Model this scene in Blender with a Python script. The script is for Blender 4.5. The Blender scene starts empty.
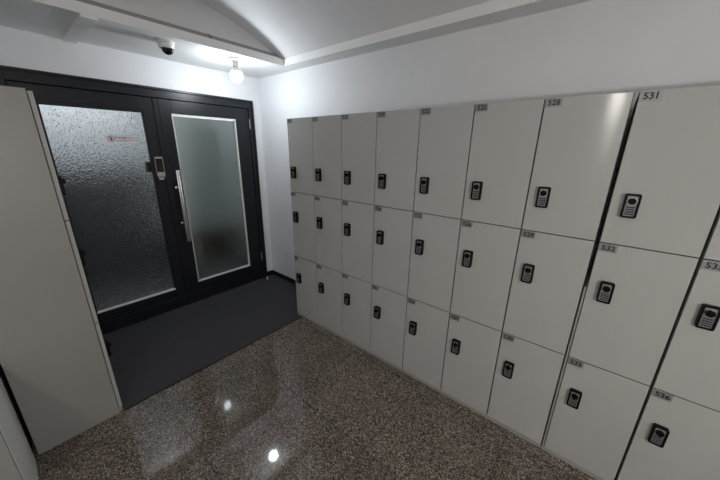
import bpy, bmesh, math, random
from mathutils import Vector, Matrix

random.seed(7)
SC = bpy.context.scene
COL = SC.collection
PI = math.pi

# ------------------------------------------------------------------ camera, world, exposure
cam_data = bpy.data.cameras.new('camera')
cam_data.sensor_width = 36.0
cam_data.lens = 293.85 / 720 * 36
cam_data.clip_start = 0.01
cam = bpy.data.objects.new('camera', cam_data)
cam.location = (2.1599, -1.6376, 1.6251)
cam.rotation_euler = (math.radians(72.6559), math.radians(-0.9114), math.radians(39.7181))
COL.objects.link(cam)
SC.camera = cam

world = bpy.data.worlds.new('world')
SC.world = world
world.use_nodes = True
world.node_tree.nodes['Background'].inputs[0].default_value = (0.5, 0.55, 0.6, 1)
world.node_tree.nodes['Background'].inputs[1].default_value = 0.02

SC.view_settings.view_transform = 'Standard'
SC.view_settings.look = 'None'
SC.view_settings.gamma = 1.0
SC.view_settings.use_curve_mapping = False
SC.view_settings.exposure = 0.24

BULB_DOOR = 125.0       # radiance of the bulb by the door
BULB_ROOM = 190.0       # radiance of the bulb further back in the room
BULB_FILL = 440.0    # radiance of the added fill bulb past the lockers
BULB_HALL_FILL = 190.0       # radiance of the added bulb that lights the hallway

# ------------------------------------------------------------------ materials
def new_mat(name):
    m = bpy.data.materials.new(name)
    m.use_nodes = True
    nt = m.node_tree
    return m, nt, nt.nodes['Principled BSDF']

def plain(name, col, rough=0.5, metal=0.0, spec=0.5, noise=0.0, nscale=40, bump=0.0, bscale=200, coat=0.0):
    m, nt, b = new_mat(name)
    b.inputs['Base Color'].default_value = (*col, 1)
    b.inputs['Roughness'].default_value = rough
    b.inputs['Metallic'].default_value = metal
    b.inputs['Specular IOR Level'].default_value = spec
    b.inputs['Coat Weight'].default_value = coat
    b.inputs['Coat Roughness'].default_value = 0.06
    tc = nt.nodes.new('ShaderNodeTexCoord')
    if noise:
        n = nt.nodes.new('ShaderNodeTexNoise')
        n.inputs['Scale'].default_value = nscale
        n.inputs['Detail'].default_value = 4
        nt.links.new(tc.outputs['Object'], n.inputs['Vector'])
        r = nt.nodes.new('ShaderNodeValToRGB')
        r.color_ramp.elements[0].position = 0.3
        r.color_ramp.elements[1].position = 0.7
        r.color_ramp.elements[0].color = (*[c * (1 - noise) for c in col], 1)
        r.color_ramp.elements[1].color = (*[min(1, c * (1 + noise)) for c in col], 1)
        nt.links.new(n.outputs['Fac'], r.inputs['Fac'])
        nt.links.new(r.outputs['Color'], b.inputs['Base Color'])
    if bump:
        n2 = nt.nodes.new('ShaderNodeTexNoise')
        n2.inputs['Scale'].default_value = bscale
        n2.inputs['Detail'].default_value = 3
        nt.links.new(tc.outputs['Object'], n2.inputs['Vector'])
        bp = nt.nodes.new('ShaderNodeBump')
        bp.inputs['Strength'].default_value = bump
        bp.inputs['Distance'].default_value = 0.002
        nt.links.new(n2.outputs['Fac'], bp.inputs['Height'])
        nt.links.new(bp.outputs['Normal'], b.inputs['Normal'])
    return m

def emissive(name, col, strength):
    m, nt, b = new_mat(name)
    b.inputs['Base Color'].default_value = (0.9, 0.9, 0.9, 1)
    b.inputs['Emission Color'].default_value = (*col, 1)
    b.inputs['Emission Strength'].default_value = strength
    return m

def granite():
    m, nt, b = new_mat('granite_tiles')
    L = nt.links.new
    tc = nt.nodes.new('ShaderNodeTexCoord')
    sep = nt.nodes.new('ShaderNodeSeparateXYZ')
    L(tc.outputs['Object'], sep.inputs[0])
    def mth(op, a, bb=None):
        n = nt.nodes.new('ShaderNodeMath'); n.operation = op
        for i, v in enumerate((a, bb)):
            if v is None: continue
            if isinstance(v, (int, float)): n.inputs[i].default_value = v
            else: L(v, n.inputs[i])
        return n.outputs[0]
    TX, TY, OX, OY = 0.592, 0.598, 0.818, -0.658
    ux = mth('DIVIDE', mth('SUBTRACT', sep.outputs['X'], OX), TX)
    uy = mth('DIVIDE', mth('SUBTRACT', sep.outputs['Y'], OY), TY)
    fx, fy = mth('FRACT', ux), mth('FRACT', uy)
    ex = mth('MULTIPLY', mth('MINIMUM', fx, mth('SUBTRACT', 1.0, fx)), TX)
    ey = mth('MULTIPLY', mth('MINIMUM', fy, mth('SUBTRACT', 1.0, fy)), TY)
    edge = mth('MINIMUM', ex, ey)
    seam = mth('LESS_THAN', edge, 0.0022)
    cell = nt.nodes.new('ShaderNodeCombineXYZ')
    L(mth('FLOOR', ux), cell.inputs[0]); L(mth('FLOOR', uy), cell.inputs[1])
    wn = nt.nodes.new('ShaderNodeTexWhiteNoise'); wn.noise_dimensions = '3D'
    L(cell.outputs[0], wn.inputs['Vector'])
    # crystals: voronoi cells of a few millimetres, each with its own tone
    vo = nt.nodes.new('ShaderNodeTexVoronoi'); vo.feature = 'F1'
    vo.inputs['Scale'].default_value = 205
    L(tc.outputs['Object'], vo.inputs['Vector'])
    sc = nt.nodes.new('ShaderNodeSeparateColor'); L(vo.outputs['Color'], sc.inputs[0])
    ra = nt.nodes.new('ShaderNodeValToRGB')
    els = ra.color_ramp.elements
    els[0].position = 0.0; els[0].color = (0.019, 0.016, 0.0135, 1)
    els[1].position = 1.0; els[1].color = (0.40, 0.34, 0.28, 1)
    for p, c in ((0.25, (0.046, 0.038, 0.032, 1)), (0.45, (0.102, 0.085, 0.071, 1)), (0.72, (0.170, 0.143, 0.119, 1)), (0.9, (0.26, 0.22, 0.183, 1))):
        e = els.new(p); e.color = c
    ra.color_ramp.interpolation = 'LINEAR'
    L(sc.outputs[0], ra.inputs['Fac'])
    no = nt.nodes.new('ShaderNodeTexNoise'); no.inputs['Scale'].default_value = 5; no.inputs['Detail'].default_value = 6
    L(tc.outputs['Object'], no.inputs['Vector'])
    tone = mth('ADD', mth('MULTIPLY', no.outputs['Fac'], 0.6), mth('ADD', mth('MULTIPLY', wn.outputs['Value'], 0.34), 0.70))
    mul = nt.nodes.new('ShaderNodeMix'); mul.data_type = 'RGBA'; mul.blend_type = 'MULTIPLY'
    mul.inputs['Factor'].default_value = 1.0
    L(ra.outputs['Color'], mul.inputs['A']); L(tone, mul.inputs['B'])
    mix = nt.nodes.new('ShaderNodeMix'); mix.data_type = 'RGBA'
    L(seam, mix.inputs['Factor']); L(mul.outputs['Result'], mix.inputs['A'])
    mix.inputs['B'].default_value = (0.012, 0.010, 0.010, 1)
    L(mix.outputs['Result'], b.inputs['Base Color'])
    rg = mth('ADD', mth('MULTIPLY', seam, 0.5), 0.05)
    L(rg, b.inputs['Roughness'])
    b.inputs['Specular IOR Level'].default_value = 0.36
    return m

def glass(name, tint, rough, pattern):
    m, nt, b = new_mat(name)
    L = nt.links.new
    b.inputs['Base Color'].default_value = (*tint, 1)
    b.inputs['Transmission Weight'].default_value = 1.0
    b.inputs['Roughness'].default_value = rough
    b.inputs['IOR'].default_value = 1.45
    tc = nt.nodes.new('ShaderNodeTexCoord')
    mp = nt.nodes.new('ShaderNodeMapping')
    L(tc.outputs['Object'], mp.inputs['Vector'])
    bp = nt.nodes.new('ShaderNodeBump')
    if pattern:
        mp.inputs['Scale'].default_value = (1, 1.0, 0.42)
        vo = nt.nodes.new('ShaderNodeTexVoronoi'); vo.feature = 'SMOOTH_F1'
        vo.inputs['Scale'].default_value = 165
        vo.inputs['Smoothness'].default_value = 0.5
        L(mp.outputs[0], vo.inputs['Vector'])
        bp.inputs['Strength'].default_value = 1.0
        bp.inputs['Distance'].default_value = 0.0055
        L(vo.outputs['Distance'], bp.inputs['Height'])
    else:
        no = nt.nodes.new('ShaderNodeTexNoise'); no.inputs['Scale'].default_value = 260
        L(mp.outputs[0], no.inputs['Vector'])
        bp.inputs['Strength'].default_value = 0.05
        bp.inputs['Distance'].default_value = 0.001
        L(no.outputs['Fac'], bp.inputs['Height'])
    L(bp.outputs['Normal'], b.inputs['Normal'])
    if not pattern:
        b.inputs['Coat Weight'].default_value = 1.0
        b.inputs['Coat Roughness'].default_value = 0.004
        b.inputs['Coat IOR'].default_value = 2.0
    return m

M = {}
M['wall'] = plain('white_wall_paint', (0.78, 0.79, 0.81), 0.6, noise=0.025, nscale=3, bump=0.25, bscale=45)
M['ceiling'] = plain('white_ceiling_paint', (0.80, 0.80, 0.81), 0.6, noise=0.02, nscale=4)
M['soffit'] = plain('white_soffit_paint', (0.86, 0.86, 0.85), 0.5, noise=0.02, nscale=5)
M['gable'] = plain('gable_grey', (0.70, 0.70, 0.71), 0.6, noise=0.02, nscale=4)  # darker than the soffit and ceiling tones
M['gap'] = plain('cove_gap_shade', (0.30, 0.30, 0.30), 0.7)  # crevice shade above the lip, put into the colour
M['floor'] = granite()
M['hallfloor'] = plain('grey_hall_floor', (0.12, 0.125, 0.13), 0.35, noise=0.1, nscale=8)
M['hallwall'] = plain('hall_wall', (0.66, 0.70, 0.69), 0.6)
M['hallshade'] = plain('hall_lower_shade', (0.02, 0.024, 0.03), 0.5)  # lower hall wall: fall-off below the lamp painted as a dark tone
M['hallwhite'] = plain('white_hall_paint', (0.58, 0.59, 0.60), 0.6)
M['hallwood'] = plain('hall_wood', (0.075, 0.055, 0.035), 0.5)
M['mat'] = plain('charcoal_mat', (0.052, 0.051, 0.055), 0.95, spec=0.2, noise=0.25, nscale=220, bump=0.6, bscale=500)
M['base'] = plain('black_baseboard', (0.012, 0.012, 0.014), 0.4)
M['frame'] = plain('black_metal', (0.011, 0.012, 0.016), 0.36, spec=0.35)
M['seal'] = plain('black_rubber', (0.006, 0.006, 0.007), 0.6)
M['bead'] = plain('pale_bead', (0.76, 0.77, 0.74), 0.4)
M['chrome'] = plain('brushed_steel', (0.72, 0.72, 0.72), 0.25, metal=1.0)
M['black'] = plain('black_plastic', (0.003, 0.003, 0.0035), 0.45, spec=0.15)
M['gloss'] = plain('gloss_black', (0.006, 0.006, 0.007), 0.12)
M['face'] = plain('grey_lock_face', (0.24, 0.24, 0.255), 0.4, metal=0.2)
M['locker'] = plain('grey_laminate', (0.455, 0.455, 0.442), 0.16, spec=0.4, noise=0.015, nscale=6)
_nt = M['locker'].node_tree; _b = _nt.nodes['Principled BSDF']      # fine cross grain: highlights stretch upright
_b.inputs['Anisotropic'].default_value = 0.93
_t = _nt.nodes.new('ShaderNodeCombineXYZ'); _t.inputs[2].default_value = 1.0
_nt.links.new(_t.outputs[0], _b.inputs['Tangent'])
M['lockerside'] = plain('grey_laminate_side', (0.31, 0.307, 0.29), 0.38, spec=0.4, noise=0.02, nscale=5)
M['carcass'] = plain('locker_carcass', (0.06, 0.059, 0.056), 0.6)  # darkened so the seams between doors look deep in shade
M['plinth'] = plain('locker_plinth', (0.34, 0.33, 0.31), 0.45)
M['plate'] = plain('silver_plate', (0.27, 0.27, 0.28), 0.4, metal=0.3)
M['ink'] = plain('black_ink', (0.012, 0.012, 0.014), 0.5)
M['red'] = plain('red_ink', (0.55, 0.05, 0.05), 0.5)
M['sticker'] = plain('sticker_white', (0.90, 0.90, 0.90), 0.4)
_nt = M['sticker'].node_tree; _b = _nt.nodes['Principled BSDF']      # thin film, light from the hallway comes through
_tr = _nt.nodes.new('ShaderNodeBsdfTranslucent'); _tr.inputs[0].default_value = (0.9, 0.9, 0.9, 1)
_mx = _nt.nodes.new('ShaderNodeMixShader'); _mx.inputs[0].default_value = 0.75
_nt.links.new(_b.outputs[0], _mx.inputs[1]); _nt.links.new(_tr.outputs[0], _mx.inputs[2])
_nt.links.new(_mx.outputs[0], _nt.nodes['Material Output'].inputs['Surface'])
M['cream'] = plain('cream_plastic', (0.70, 0.68, 0.60), 0.4)
M['whiteplastic'] = plain('white_plastic', (0.75, 0.75, 0.75), 0.35)
M['white_panel'] = plain('white_panel', (0.82, 0.83, 0.82), 0.4)
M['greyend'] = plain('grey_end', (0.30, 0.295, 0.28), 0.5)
M['glass_pattern'] = glass('hammered_glass', (0.82, 0.86, 0.88), 0.17, True)
M['glass_frost'] = glass('frosted_glass', (0.74, 0.82, 0.80), 0.30, False)
M['bulb_door'] = emissive('bulb_glow', (0.87, 0.94, 1.0), BULB_DOOR)
M['bulb_room'] = emissive('bulb_glow_room', (1.0, 0.955, 0.90), BULB_ROOM)
M['bulb_fill'] = emissive('bulb_glow_fill', (1.0, 0.955, 0.90), BULB_FILL)
M['bulb_hall_fill'] = emissive('bulb_glow_hall_fill', (0.95, 0.98, 1.0), BULB_HALL_FILL)

# ------------------------------------------------------------------ mesh helpers
def link(name, bm, mats, parent=None, loc=None, smooth=False, rot=None):
    me = bpy.data.meshes.new(name)
    bmesh.ops.recalc_face_normals(bm, faces=bm.faces)
    if smooth:
        for f in bm.faces: f.smooth = True
    bm.to_mesh(me); bm.free()
    if not isinstance(mats, (list, tuple)): mats = [mats]
    for m in mats: me.materials.append(m)
    o = bpy.data.objects.new(name, me)
    COL.objects.link(o)
    if parent is not None: o.parent = parent
    if loc is not None: o.location = loc
    if rot is not None: o.rotation_euler = rot
    return o

def box(bm, x0, x1, y0, y1, z0, z1, bev=0.0, seg=2, mi=0):
    r = bmesh.ops.create_cube(bm, size=1.0)
    vs = r['verts']
    for v in vs:
        v.co = Vector(((x0 + x1) / 2 + v.co.x * (x1 - x0), (y0 + y1) / 2 + v.co.y * (y1 - y0), (z0 + z1) / 2 + v.co.z * (z1 - z0)))
    fs = set(f for v in vs for f in v.link_faces)
    for f in fs: f.material_index = mi
    if bev:
        es = list(set(e for v in vs for e in v.link_edges))
        bmesh.ops.bevel(bm, geom=es, offset=bev, segments=seg, affect='EDGES', profile=0.5, clamp_overlap=True)

def B(*a, **k):
    bm = bmesh.new(); box(bm, *a, **k); return bm

def prism(bm, pts, a0, a1, plane='xz', mi=0):
    """extrude an outline (list of 2D points) between a0 and a1 along the remaining axis"""
    def P(u, v, a):
        return Vector((u, a, v)) if plane == 'xz' else Vector((a, u, v)) if plane == 'yz' else Vector((u, v, a))
    A = [bm.verts.new(P(u, v, a0)) for u, v in pts]
    Bv = [bm.verts.new(P(u, v, a1)) for u, v in pts]
    n = len(pts); fs = []
    fs.append(bm.faces.new(A)); fs.append(bm.faces.new(Bv[::-1]))
    for i in range(n):
        fs.append(bm.faces.new((A[i], A[(i + 1) % n], Bv[(i + 1) % n], Bv[i])))
    for f in fs: f.material_index = mi

def rrect(w, h, r, n=5, cx=0, cy=0):
    pts = []
    for sx, sy, a0 in ((1, 1, 0), (-1, 1, 90), (-1, -1, 180), (1, -1, 270)):
        for i in range(n + 1):
            a = math.radians(a0 + 90 * i / n)
            pts.append((cx + sx * (w / 2 - r) + r * math.cos(a), cy + sy * (h / 2 - r) + r * math.sin(a)))
    return pts

def ring(bm, outer, inner, a0, a1, plane='xz', mi=0):
    """a frame: outline with a hole, both lists of equal length"""
    def P(u, v, a):
        return Vector((u, a, v)) if plane == 'xz' else Vector((a, u, v)) if plane == 'yz' else Vector((u, v, a))
    n = len(outer)
    O0 = [bm.verts.new(P(u, v, a0)) for u, v in outer]; O1 = [bm.verts.new(P(u, v, a1)) for u, v in outer]
    I0 = [bm.verts.new(P(u, v, a0)) for u, v in inner]; I1 = [bm.verts.new(P(u, v, a1)) for u, v in inner]
    for i in range(n):
        j = (i + 1) % n
        for q in ((O0[i], O0[j], O1[j], O1[i]), (I0[i], I1[i], I1[j], I0[j]), (O0[i], I0[i], I0[j], O0[j]), (O1[i], O1[j], I1[j], I1[i])):
            bm.faces.new(q).material_index = mi

def rect(u0, u1, v0, v1):
    return [(u0, v0), (u1, v0), (u1, v1), (u0, v1)]

def lathe(bm, prof, n=32, mtx=None, mi=0):
    """prof: (radius, height) list, revolved round z"""
    rows = []
    for r, z in prof:
        if r < 1e-6:
            rows.append([bm.verts.new((0, 0, z))])
        else:
            rows.append([bm.verts.new((r * math.cos(2 * PI * i / n), r * math.sin(2 * PI * i / n), z)) for i in range(n)])
    fs = []
    for a, b in zip(rows, rows[1:]):
        for i in range(n):
            j = (i + 1) % n
            if len(a) == 1 and len(b) == 1: continue
            if len(a) == 1: fs.append(bm.faces.new((a[0], b[i], b[j])))
            elif len(b) == 1: fs.append(bm.faces.new((a[i], a[j], b[0])))
            else: fs.append(bm.faces.new((a[i], a[j], b[j], b[i])))
    for f in fs: f.material_index = mi
    if mtx is not None:
        bmesh.ops.transform(bm, matrix=mtx, verts=[v for r in rows for v in r])

def sphere_prof(r, a0, a1, n=14, z=0.0):
    return [(max(0.0, r * math.cos(math.radians(a0 + (a1 - a0) * i / n))), z + r * math.sin(math.radians(a0 + (a1 - a0) * i / n))) for i in range(n + 1)]

def empty(name, loc, rz=0.0):
    o = bpy.data.objects.new(name, None)
    o.empty_display_size = 0.05
    COL.objects.link(o)
    o.location = loc; o.rotation_euler = (0, 0, rz)
    return o

def tag(o, label, cat, group=None):
    o['label'] = label; o['category'] = cat
    if group: o['group'] = group
    return o

def struct(o):
    o['kind'] = 'structure'; return o

def text_mesh(body, size, bold=0.0, align='CENTER'):
    cu = bpy.data.curves.new('lettering', 'FONT')
    cu.body = body; cu.size = size; cu.align_x = align; cu.align_y = 'CENTER'
    cu.offset = bold; cu.resolution_u = 3
    o = bpy.data.objects.new('lettering', cu)
    COL.objects.link(o)
    bpy.context.view_layer.update()
    dg = bpy.context.evaluated_depsgraph_get()
    me = bpy.data.meshes.new_from_object(o.evaluated_get(dg))
    bpy.data.objects.remove(o); bpy.data.curves.remove(cu)
    return me

def link_text(name, body, size, mat, parent, mtx, bold=0.0, thick=0.0004):
    me = text_mesh(body, size, bold)
    bm = bmesh.new(); bm.from_mesh(me); bpy.data.meshes.remove(me)
    r = bmesh.ops.extrude_face_region(bm, geom=list(bm.faces))
    bmesh.ops.translate(bm, vec=(0, 0, thick), verts=[e for e in r['geom'] if isinstance(e, bmesh.types.BMVert)])
    bmesh.ops.transform(bm, matrix=mtx, verts=bm.verts)
    for f in bm.faces: f.material_index = 0
    return link(name, bm, mat, parent)

# ------------------------------------------------------------------ room shell
XW, YR, XE, YN = -1.03, 0.42, 4.7, -4.1      # door wall, locker wall, far end, wall behind
ZS, ZT, XI, YI = 2.338, 2.396, -0.352, 0.268  # soffit underside, lip top, inner edges of the soffit
DY0, DY1, DZ = -1.53, 0.312, 2.094           # door frame outer edges

struct(link('floor', B(XW - 0.2, XE + 0.1, YN - 0.1, YR + 0.1, -0.1, 0), M['floor']))
bm = bmesh.new()
box(bm, XW - 0.2, XW, DY1 - 0.02, YR + 0.1, 0, 2.9)
box(bm, XW - 0.2, XW, -2.2, DY0 + 0.02, 0, 2.9)
box(bm, XW - 0.2, XW, DY0 + 0.02, DY1 - 0.02, DZ - 0.02, 2.9)
struct(link('wall_front', bm, M['wall']))
struct(link('wall_right', B(XW - 0.2, XE + 0.1, YR, YR + 0.1, 0, 2.9), M['wall']))
bm = bmesh.new()
box(bm, XW, 0.070, -2.05, -1.872, 0, ZS)
struct(link('wall_left', bm, M['wall']))
struct(link('wall_end', B(XE, XE + 0.1, YN - 0.1, YR, 0, 2.9), M['wall']))
struct(link('wall_rear', B(XW - 0.2, XE, YN - 0.1, YN, 0, 2.9), M['wall']))
struct(link('wall_side', B(XW - 0.2, XW, YN, -2.2, 0, 2.9), M['wall']))
# lowered soffit running round the tray, with its upright lip
YO = -1.73; XO = 3.6
bm = bmesh.new()
box(bm, XW, XI, YN, YR, ZS, ZT)
box(bm, XI, XE, YI, YR, ZS, ZT)
box(bm, XI, XE, YN, YO, ZS, ZT)
box(bm, XO, XE, YO, YI, ZS, ZT)
struct(link('trim_1', bm, M['soffit']))
# shallow beam crossing the soffit
struct(link('trim_2', B(XW, XI - 0.002, -1.137, -1.06, ZS - 0.017, ZS, bev=0.003), M['soffit']))
# barrel vault above the tray and its gable wall
YC, HW, RISE, ZV = -0.725, 1.045, 0.285, 2.372
def vault_z(y): return ZV + RISE * (1 - ((y - YC) / HW) ** 2)
bm = bmesh.new()
N = 48; g = []
for i in range(N + 1):
    y = YC - HW + 2 * HW * i / N
    g.append([bm.verts.new((x, y, vault_z(y) + dz)) for x, dz in ((-0.405, 0), (XO + 0.06, 0), (-0.405, 0.05), (XO + 0.06, 0.05))])
for a, b in zip(g, g[1:]):
    bm.faces.new((a[0], a[1], b[1], b[0])); bm.faces.new((a[2], a[3], b[3], b[2]))
    bm.faces.new((a[0], a[2], b[2], b[0])); bm.faces.new((a[1], a[3], b[3], b[1]))
for a in (g[0], g[-1]): bm.faces.new((a[0], a[1], a[3], a[2]))
struct(link('ceiling', bm, M['ceiling'], smooth=False))
for x0, x1, nm in ((-0.46, -0.401, 'trim_3'), (XO + 0.055, XO + 0.1, 'trim_4')):
    pts = [(YC + HW, ZV), (YC - HW, ZV)] + [(YC - HW + 2 * HW * i / 24, vault_z(YC - HW + 2 * HW * i / 24) + 0.02) for i in range(25)]
    bm = bmesh.new(); prism(bm, pts[2:][::-1], x0, x1, 'yz')
    struct(link(nm, bm, M['gable']))
struct(link('trim_5', B(XW - 0.2, XE + 0.1, YN - 0.1, YR + 0.1, 2.9, 2.95), M['ceiling']))
# grey strips standing in for the shade between the lip and the vault
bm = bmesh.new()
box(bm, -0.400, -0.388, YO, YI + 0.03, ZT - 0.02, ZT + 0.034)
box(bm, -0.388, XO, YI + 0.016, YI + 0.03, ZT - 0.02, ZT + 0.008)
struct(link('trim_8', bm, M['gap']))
# black baseboards in the corner by the door
struct(link('baseboard_front', B(XW, XW + 0.012, DY1 + 0.001, YR, 0, 0.062, bev=0.003), M['base']))
struct(link('baseboard_right', B(XW + 0.012, XE, YR - 0.012, YR, 0, 0.062, bev=0.003), M['base']))
# the hallway beyond the glass
struct(link('floor_hallway', B(-2.22, XW - 0.2, -2.3, 1.3, -0.1, 0.0), M['hallfloor']))
bm = bmesh.new()
HX = -2.12
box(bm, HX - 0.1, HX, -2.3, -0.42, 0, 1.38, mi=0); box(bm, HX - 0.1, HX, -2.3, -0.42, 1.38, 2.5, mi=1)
box(bm, HX - 0.1, HX, -0.42, 1.3, 0, 0.50, mi=2); box(bm, HX - 0.1, HX, -0.42, 1.3, 0.50, 2.5, mi=3)
box(bm, HX, XW - 0.2, -2.3, -2.2, 0, 2.5, mi=1); box(bm, HX, XW - 0.2, 1.2, 1.3, 0, 2.5, mi=3)
struct(link('wall_hallway', bm, [M['hallshade'], M['hallwhite'], M['hallwood'], M['hallwall']]))
struct(link('ceiling_hallway', B(HX, XW - 0.2, -2.2, 1.2, 2.5, 2.6), M['hallwhite']))

# ------------------------------------------------------------------ double door
FX = -1.008                    # face of the frame
bm = bmesh.new()
out, inn = (DY0, DY1, 0.0, DZ), (-1.478, 0.262, 0.0, 2.02)
box(bm, -1.10, FX, DY0, inn[0], 0, DZ, bev=0.003)
box(bm, -1.10, FX, inn[1], DY1, 0, DZ, bev=0.003)
box(bm, -1.10, FX, inn[0], inn[1], inn[3], DZ, bev=0.003)
box(bm, -1.10, FX - 0.004, inn[0], inn[1], 0.0, 0.112, bev=0.003)     # sill
# door stops behind the leaves
box(bm, -1.096, -1.070, inn[0], inn[1], 1.996, inn[3]); box(bm, -1.096, -1.070, inn[0], inn[0] + 0.022, 0.112, 1.996)
box(bm, -1.096, -1.070, inn[1] - 0.022, inn[1], 0.112, 1.996)
# raised outer lip round the frame
box(bm, FX - 0.004, FX + 0.012, DY0, DY1, DZ - 0.014, DZ + 0.006, bev=0.003)
box(bm, FX - 0.004, FX + 0.012, DY1 - 0.014, DY1 + 0.004, 0, DZ + 0.006, bev=0.003)
# rebate step in the head
box(bm, FX - 0.004, FX + 0.004, inn[0], inn[1], 2.018, 2.034, bev=0.002)
struct(link('trim_6', bm, M['frame']))

def door_leaf(name, y0, y1, gy0, gy1, gz0, gz1, pane_mat, bead_mat):
    z0, z1 = 0.117, 2.014
    xb, xf = -1.066, -1.018
    bm = bmesh.new()
    box(bm, xb, xf, y0, gy0, z0, z1, bev=0.003)
    box(bm, xb, xf, gy1, y1, z0, z1, bev=0.003)
    box(bm, xb, xf, gy0, gy1, z0, gz0, bev=0.003)
    box(bm, xb, xf, gy0, gy1, gz1, z1, bev=0.003)
    d = struct(link(name, bm, M['frame']))
    bm = bmesh.new()
    ring(bm, rect(gy0, gy1, gz0, gz1), rect(gy0 + 0.009, gy1 - 0.009, gz0 + 0.010, gz1 - 0.024), -1.052, -1.024, 'yz')
    link('glazing_bead', bm, bead_mat, d)
    if bead_mat is M['frame']:
        link('lower_bead', B(-1.052, -1.021, gy0 + 0.004, gy1 - 0.004, gz0 + 0.001, gz0 + 0.0115), M['bead'], d)
    bm = bmesh.new()
    box(bm, -1.054, -1.048, gy0 - 0.006, gy1 + 0.006, gz0 - 0.006, gz1 + 0.006)
    link('glass_pane', bm, pane_mat, d)
    return d

door_l = door_leaf('door_1', -1.472, -0.648, -1.358, -0.728, 0.210, 1.910, M['glass_pattern'], M['frame'])
door_r = door_leaf('door_2', -0.603, 0.256, -0.508, 0.108, 0.216, 1.900, M['glass_frost'], M['bead'])
# meeting strip on the left leaf
bm = B(-1.05, -1.012, -0.646, -0.606, 0.12, 2.012, bev=0.003); box(bm, -1.092, -1.067, -0.662, -0.588, 0.12, 2.012)
link('meeting_strip', bm, M['frame'], door_l)

# pull handle on the right leaf
hx = -0.962
bm = bmesh.new()
for dy in (-0.0085, 0.0085):
    lathe(bm, [(0, 0.70), (0.0085, 0.70), (0.0095, 0.704), (0.0095, 1.396), (0.0085, 1.40), (0, 1.40)], 16,
          Matrix.Translation((hx, -0.556 + dy, 0)))
h = link('pull_handle', bm, M['chrome'], door_r, smooth=True)
bm = bmesh.new()
for z in (1.235, 0.885):
    lathe(bm, [(0, 0), (0.017, 0), (0.017, 0.005), (0.0075, 0.007), (0.0075, 0.05), (0, 0.05)], 20,
          Matrix.Translation((-1.018, -0.566, z)) @ Matrix.Rotation(PI / 2, 4, 'Y'))
link('standoff', bm, M['chrome'], h, smooth=False)
# digital lock on the left leaf
bm = bmesh.new(); prism(bm, rrect(0.064, 0.175, 0.014, cx=-0.684, cy=1.432), -1.020, -0.994, 'yz')
dl = link('digital_lock', bm, M['gloss'], door_l)
bm = bmesh.new(); ring(bm, rrect(0.066, 0.177, 0.015, cx=-0.684, cy=1.432), rrect(0.058, 0.169, 0.011, cx=-0.684, cy=1.432), -1.0, -0.9925, 'yz')
link('bezel', bm, M['chrome'], dl)
bm = bmesh.new(); prism(bm, rrect(0.054, 0.036, 0.006, cx=-0.684, cy=1.370), -0.996, -0.984, 'yz')
prism(bm, rrect(0.060, 0.014, 0.005, cx=-0.684, cy=1.515), -0.998, -0.987, 'yz')
link('lever_guard', bm, M['chrome'], dl)
bm = bmesh.new(); prism(bm, rrect(0.040, 0.022, 0.004, cx=-0.682, cy=1.328), -1.020, -1.008, 'yz')
link('lock_strike', bm, M['chrome'], door_l)
bm = bmesh.new(); prism(bm, rrect(0.040, 0.09, 0.008, cx=-0.752, cy=1.432), -1.072, -1.056, 'yz')
link('lock_back_body', bm, M['black'], door_l)
# hinges of the right leaf
for z in (1.86, 0.305):
    bm = bmesh.new()
    lathe(bm, [(0, -0.05), (0.007, -0.05), (0.007, 0.05), (0, 0.05)], 14, Matrix.Translation((-1.004, 0.259, z)))
    link('hinge', bm, M['face'], door_r)

# sticker on the patterned glass
sx = -1.0475
st = link('warning_sticker', B(sx, sx + 0.0006, -1.008, -0.812, 1.640, 1.698), M['sticker'])
tag(st, 'white sticker with red prohibition circle and Korean lettering on the patterned glass door', 'sticker')
bm = bmesh.new()
c0 = [(-0.981 + 0.0235 * math.cos(2 * PI * i / 32), 1.669 + 0.0235 * math.sin(2 * PI * i / 32)) for i in range(32)]
c1 = [(-0.981 + 0.0195 * math.cos(2 * PI * i / 32), 1.669 + 0.0195 * math.sin(2 * PI * i / 32)) for i in range(32)]
ring(bm, c0, c1, sx + 0.0006, sx + 0.0010, 'yz')
w = 0.0025
prism(bm, [(-0.981 - 0.0145 - w * .7, 1.669 + 0.0145 - w * .7), (-0.981 - 0.0145 + w * .7, 1.669 + 0.0145 + w * .7),
           (-0.981 + 0.0145 + w * .7, 1.669 - 0.0145 + w * .7), (-0.981 + 0.0145 - w * .7, 1.669 - 0.0145 - w * .7)], sx + 0.0008, sx + 0.0012, 'yz')
link('prohibition_circle', bm, M['red'], st)
bm = bmesh.new()
cy, cz = -0.981, 1.669
prism(bm, [(cy + .0045 * math.cos(2 * PI * i / 14), cz + .0115 + .0045 * math.sin(2 * PI * i / 14)) for i in range(14)], sx + 0.0006, sx + 0.0009, 'yz')
prism(bm, [(cy - .008, cz + .006), (cy + .007, cz + .006), (cy + .009, cz - .004), (cy + .004, cz - .004), (cy + .004, cz - .016), (cy - .004, cz - .016), (cy - .005, cz - .002)], sx + 0.0006, sx + 0.0009, 'yz')
link('person_pictogram', bm, M['ink'], st)
YZ = Matrix(((0, 0, 1, 0), (1, 0, 0, 0), (0, 1, 0, 0), (0, 0, 0, 1)))
link_text('black_lettering', '관계자외', 0.023, M['ink'], st, Matrix.Translation((sx + 0.0006, -0.917, 1.674)) @ YZ)
link_text('red_lettering', '출입금지', 0.023, M['red'], st, Matrix.Translation((sx + 0.0006, -0.852, 1.674)) @ YZ)
link('underline', B(sx + 0.0006, sx + 0.0009, -0.950, -0.818, 1.654, 1.657), M['red'], st)

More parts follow.
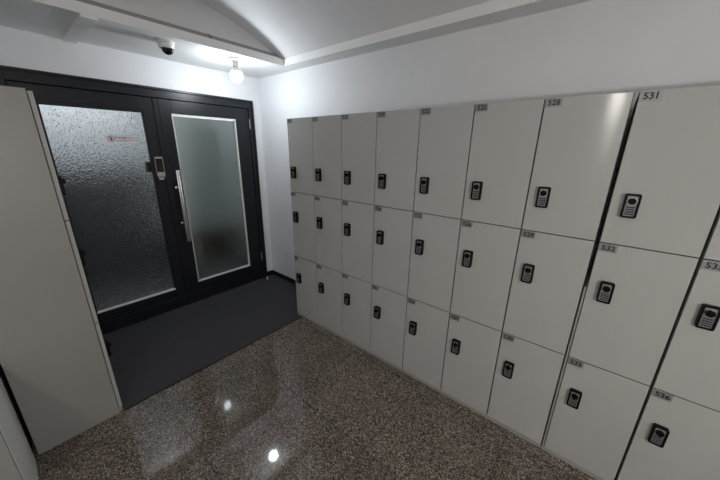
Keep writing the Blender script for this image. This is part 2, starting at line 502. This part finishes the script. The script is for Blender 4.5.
# ------------------------------------------------------------------ floor mat and door stop
bm = bmesh.new()
prism(bm, [(FX + 0.014, -1.455), (0.078, -1.455), (0.078, -0.012), (-0.012, -0.012), (-0.012, 0.404), (FX + 0.014, 0.404)], 0.0, 0.006, 'xy')
mat_o = link('floor_mat', bm, M['mat'])
tag(mat_o, 'charcoal grey entrance mat lying in front of the black glass double door', 'mat')
bm = bmesh.new()
ring(bm, [(FX + 0.014, -1.455), (0.082, -1.455), (0.082, -0.012)], [(FX + 0.0141, -1.4549), (0.076, -1.4549), (0.076, -0.0121)], 0.0, 0.0062, 'xy')
bm.free()
link('edging', B(0.078, 0.084, -1.455, -0.012, 0.0, 0.0065), M['seal'], mat_o)
ds = link('door_stop', (lambda b: (lathe(b, [(0, 0), (0.012, 0), (0.010, 0.004), (0.006, 0.008), (0.006, 0.022), (0.010, 0.026), (0.009, 0.034), (0, 0.036)], 20), b)[1])(bmesh.new()), M['whiteplastic'], loc=(-0.935, 0.272, 0.006), smooth=True)
tag(ds, 'small white door stop on the mat by the corner of the frosted glass door', 'door stop')

# ------------------------------------------------------------------ lockers
W = 0.3122
TIERS = [(1.247, 1.850), (0.640, 1.243), (0.0255, 0.636)]     # top, middle, bottom door: z0, z1
LOCK_DZ = (0.43, 0.216, 0.211)

def lock_meshes():
    """keypad lock round its own centre, front towards -y, back face at y = 0"""
    w, h = 0.051, 0.098
    o = {}
    bm = bmesh.new()
    ring(bm, rrect(w, h, 0.008), rrect(w - 0.016, h - 0.015, 0.004), -0.019, -0.012, 'xz')
    prism(bm, rrect(w, h, 0.008), -0.012, 0.0, 'xz')
    o['body'] = bm
    bm = bmesh.new(); prism(bm, rrect(w - 0.016, h - 0.015, 0.004), -0.0145, -0.0118, 'xz')
    o['face'] = bm
    bm = bmesh.new()
    R = Matrix.Translation((0, -0.0145, 0.020)) @ Matrix.Rotation(PI / 2, 4, 'X')
    lathe(bm, [(0.0135, 0.0), (0.0135, 0.010), (0.0120, 0.0125), (0, 0.0125)], 28, R)
    box(bm, -0.0035, 0.0035, -0.031, -0.026, 0.0085, 0.0315, bev=0.001)
    o['knob'] = bm
    bm = bmesh.new()
    lathe(bm, [(0.0136, 0.0), (0.0162, 0.0), (0.0158, 0.004), (0.0136, 0.004)], 28, R)
    o['knob_collar'] = bm
    bm = bmesh.new()
    for r in range(4):
        for c in range(3):
            x = -0.0093 + c * 0.0093; z = -0.005 - r * 0.0095
            box(bm, x - 0.0043, x + 0.0043, -0.0168, -0.0144, z - 0.0026, z + 0.0026, bev=0.0008, seg=1)
    o['keypad'] = bm
    return o
LM = {}
for k, bm in lock_meshes().items():
    me = bpy.data.meshes.new('lock_' + k)
    bmesh.ops.recalc_face_normals(bm, faces=bm.faces)
    bm.to_mesh(me); bm.free()
    me.materials.append({'body': M['black'], 'face': M['face'], 'knob': M['black'], 'knob_collar': M['chrome'], 'keypad': M['ink']}[k])
    LM[k] = me

def mesh_obj(name, me, parent, loc=(0, 0, 0)):
    o = bpy.data.objects.new(name, me); COL.objects.link(o)
    o.parent = parent; o.location = loc
    return o

XZ = Matrix(((1, 0, 0, 0), (0, 0, -1, 0), (0, 1, 0, 0), (0, 0, 0, 1)))
door_cache = {}
def door_mesh(t, w):
    key = (t, round(w, 4))
    if key not in door_cache:
        z0, z1 = TIERS[t]
        bm = B(0.003, w - 0.0035, 0.0, 0.018, z0, z1, bev=0.0012, seg=2)
        me = bpy.data.meshes.new('locker_door'); bmesh.ops.recalc_face_normals(bm, faces=bm.faces)
        bm.to_mesh(me); bm.free(); me.materials.append(M['locker']); door_cache[key] = me
    return door_cache[key]

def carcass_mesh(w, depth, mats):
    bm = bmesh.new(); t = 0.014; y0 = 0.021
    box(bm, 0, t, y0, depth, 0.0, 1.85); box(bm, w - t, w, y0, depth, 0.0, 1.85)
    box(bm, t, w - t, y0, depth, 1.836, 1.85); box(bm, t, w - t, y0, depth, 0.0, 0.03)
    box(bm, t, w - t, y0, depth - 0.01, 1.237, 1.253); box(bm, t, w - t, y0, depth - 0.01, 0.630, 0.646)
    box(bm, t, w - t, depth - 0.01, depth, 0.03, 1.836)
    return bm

def locker(x, w, number, label, group, depth=0.395, loc=None, rz=0.0, locks=(0, 1, 2), side=False):
    root = empty('locker', loc or (x, 0, 0), rz)
    tag(root, label, 'locker', group); root['kind'] = 'thing'
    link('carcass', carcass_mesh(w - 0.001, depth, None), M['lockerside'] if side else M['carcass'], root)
    link('plinth', B(0.0, w - 0.001, 0.003, 0.021, 0.0, 0.0205), M['plinth'], root)
    for t in range(3):
        d = mesh_obj('door', door_mesh(t, w), root)
        zt = TIERS[t][1]
        if number:
            p = link('number_plate', B(0.003, 0.067, -0.0012, 0.0002, zt - 0.037, zt - 0.0015), M['plate'], d)
            link_text('number', str(number + t), 0.032, M['ink'], d, Matrix.Translation((0.037, -0.0012, zt - 0.0195)) @ XZ, 0.0007)
        k = mesh_obj('keypad_lock', LM['body'], root, (0.068, -0.0003, zt - LOCK_DZ[t] - 0.003))
        for nm in ('face', 'knob', 'knob_collar', 'keypad'):
            mesh_obj({'face': 'face_plate'}.get(nm, nm), LM[nm], k)
    return root

note = ['first of the row, by the white corner wall', 'second of the row from the glass door end', 'third of the row from the glass door end', 'fourth of the row from the glass door end',
        'middle of the nine in the row', 'sixth of the row from the glass door end', 'just before the wide black gap',
        'just after the wide black gap', 'cut off by the edge of the photo']
for i in range(9):
    x = i * W if i < 7 else 2.1868 + (i - 7) * 0.3105
    w = W if i < 6 else 0.3018 if i == 6 else 0.3065 if i == 7 else 0.3105
    n = 510 + 3 * i
    col = locker(x, w, n, 'grey three-door locker numbered %d to %d, %s' % (n, n + 2, note[i]), 'numbered grey lockers along the right wall')

    if i == 7:      # grey filler strip low down in the wide gap
        link('filler_strip', B(-0.0085, -0.0005, 0.004, 0.30, 0.0, 1.02), M['plinth'], col)

# the row facing them on the left, seen from its side panel
lab = ['tall grey locker standing opposite the numbered row, plain side panel towards the camera',
       'grey locker hidden directly behind the tall plain-sided locker',
       'hidden grey locker closest to the patterned glass door']
for i in range(3):
    r = locker(0, W, 0, lab[i], 'grey lockers along the left wall', depth=0.376, loc=(0.064 - i * W, -1.455, 0), rz=PI, side=True)
    if i == 0:
        # full side panel of the end unit, its bottom door standing a little proud
        link('side_panel', B(-0.0162, -0.0002, 0.0225, 0.377, 0.0, 1.857, bev=0.001), M['lockerside'], r)

# plain white upright panel by the tall locker and the grey end of the partition
wp = link('wall_panel', B(0.098, 0.560, -1.870, -1.846, 0.0, 0.62, bev=0.003), M['white_panel'])
tag(wp, 'low white panel standing on the floor beside the tall plain-sided locker', 'panel')
link('end_face', B(0.561, 0.585, -2.05, -1.848, 0.0, 0.62), M['greyend'], wp)
link('back_board', B(0.072, 0.560, -2.05, -1.872, 0.0, 0.62), M['greyend'], wp)

# ------------------------------------------------------------------ ceiling lamp bulbs
def bulb_lamp(loc, mat, label, drop=0.0):
    r = empty('ceiling_bulb', loc)
    tag(r, label, 'lamp')
    bm = bmesh.new()
    lathe(bm, [(0, 0), (0.074, 0), (0.074, -0.008), (0.066, -0.011), (0.062, -0.011), (0.058, -0.024), (0.030, -0.030), (0, -0.030)], 36)
    link('ceiling_rose', bm, M['cream'], r)
    bm = bmesh.new()
    lathe(bm, [(0, -0.028), (0.020, -0.028), (0.022, -0.034), (0.022, -0.072), (0.019, -0.080), (0, -0.080)], 28)
    link('socket', bm, M['cream'], r, smooth=False)
    bm = bmesh.new()
    R0, ZB = 0.050, -0.142
    if drop:
        cb = bmesh.new(); lathe(cb, [(0, -0.028), (0.003, -0.028), (0.003, -0.04 - drop), (0, -0.04 - drop)], 10)
        link('cord', cb, M['whiteplastic'], r)
    prof = [(0.0, ZB - R0)] + [(R0 * math.sin(math.radians(a)), ZB - R0 * math.cos(math.radians(a))) for a in range(10, 131, 10)]
    lathe(bm, prof, 32)
    link('bulb', bm, mat, r, smooth=True)
    bm = bmesh.new()
    zc = ZB - R0 * math.cos(math.radians(130)); rc = R0 * math.sin(math.radians(130))
    lathe(bm, [(0, -0.078), (0.016, -0.078), (0.020, -0.088), (rc + 0.002, zc), (rc + 0.002, zc - 0.004), (0, zc - 0.004)], 32)
    link('bulb_collar', bm, M['cream'], r)
    if drop:
        for o in r.children:
            if o.name.split('.')[0] in ('bulb', 'bulb_collar', 'socket'): o.location.z = -drop
    return r
bulb_lamp((-0.447, -0.158, ZS), M['bulb_door'], 'glowing bare bulb on a cream base, hanging from the soffit above the frosted glass door')
bulb_lamp((2.075, -2.55, ZS), M['bulb_room'], 'glowing bare bulb on the ceiling behind the camera')
bulb_lamp((3.3, -1.78, ZS), M['bulb_fill'], 'added fill light, a bare bulb on a long white cord past the end of the numbered lockers', 0.66)  # unseen lamp, added to brighten soffit, panel and locker side
bulb_lamp((-1.62, -1.05, 2.5), M['bulb_hall_fill'], 'added bare bulb lighting the hallway behind the patterned glass door')  # unseen lamp, added to brighten the glass from behind

# ------------------------------------------------------------------ dome camera on the soffit
bm = bmesh.new()
pts = [(-0.362, -0.383, ZT), (-0.362, -0.387, ZT + 0.012), (-0.363, -0.395, ZT + 0.024), (-0.365, -0.404, ZT + 0.031)]
rings = []
for x, y, z in pts:
    rings.append([bm.verts.new((x + 0.0035 * math.cos(2 * PI * i / 8), y + 0.0035 * math.sin(2 * PI * i / 8), z)) for i in range(8)])
for a, b in zip(rings, rings[1:]):
    for i in range(8): bm.faces.new((a[i], a[(i + 1) % 8], b[(i + 1) % 8], b[i]))
bm.faces.new(rings[0]); bm.faces.new(rings[-1])
tag(link('wire_stub', bm, M['black'], smooth=True), 'short black wire end sticking up from the soffit lip near the glowing bulb', 'wire')
dc = empty('dome_camera', (-0.50, -0.655, ZS))
tag(dc, 'small white security camera with a black dome on the soffit above the patterned glass door', 'security camera')
bm = bmesh.new()
lathe(bm, [(0, 0), (0.056, 0), (0.056, -0.016), (0.052, -0.020), (0.050, -0.036), (0.046, -0.046), (0, -0.046)], 36)
link('housing', bm, M['whiteplastic'], dc, smooth=False)
bm = bmesh.new()
lathe(bm, [(0.040, 0.010), (0.040, 0.0)] + sphere_prof(0.040, 0, -90, 10), 32, Matrix.Translation((0.006, 0.004, -0.044)) @ Matrix.Rotation(math.radians(-14), 4, 'Y'))
link('dome', bm, M['gloss'], dc, smooth=True)
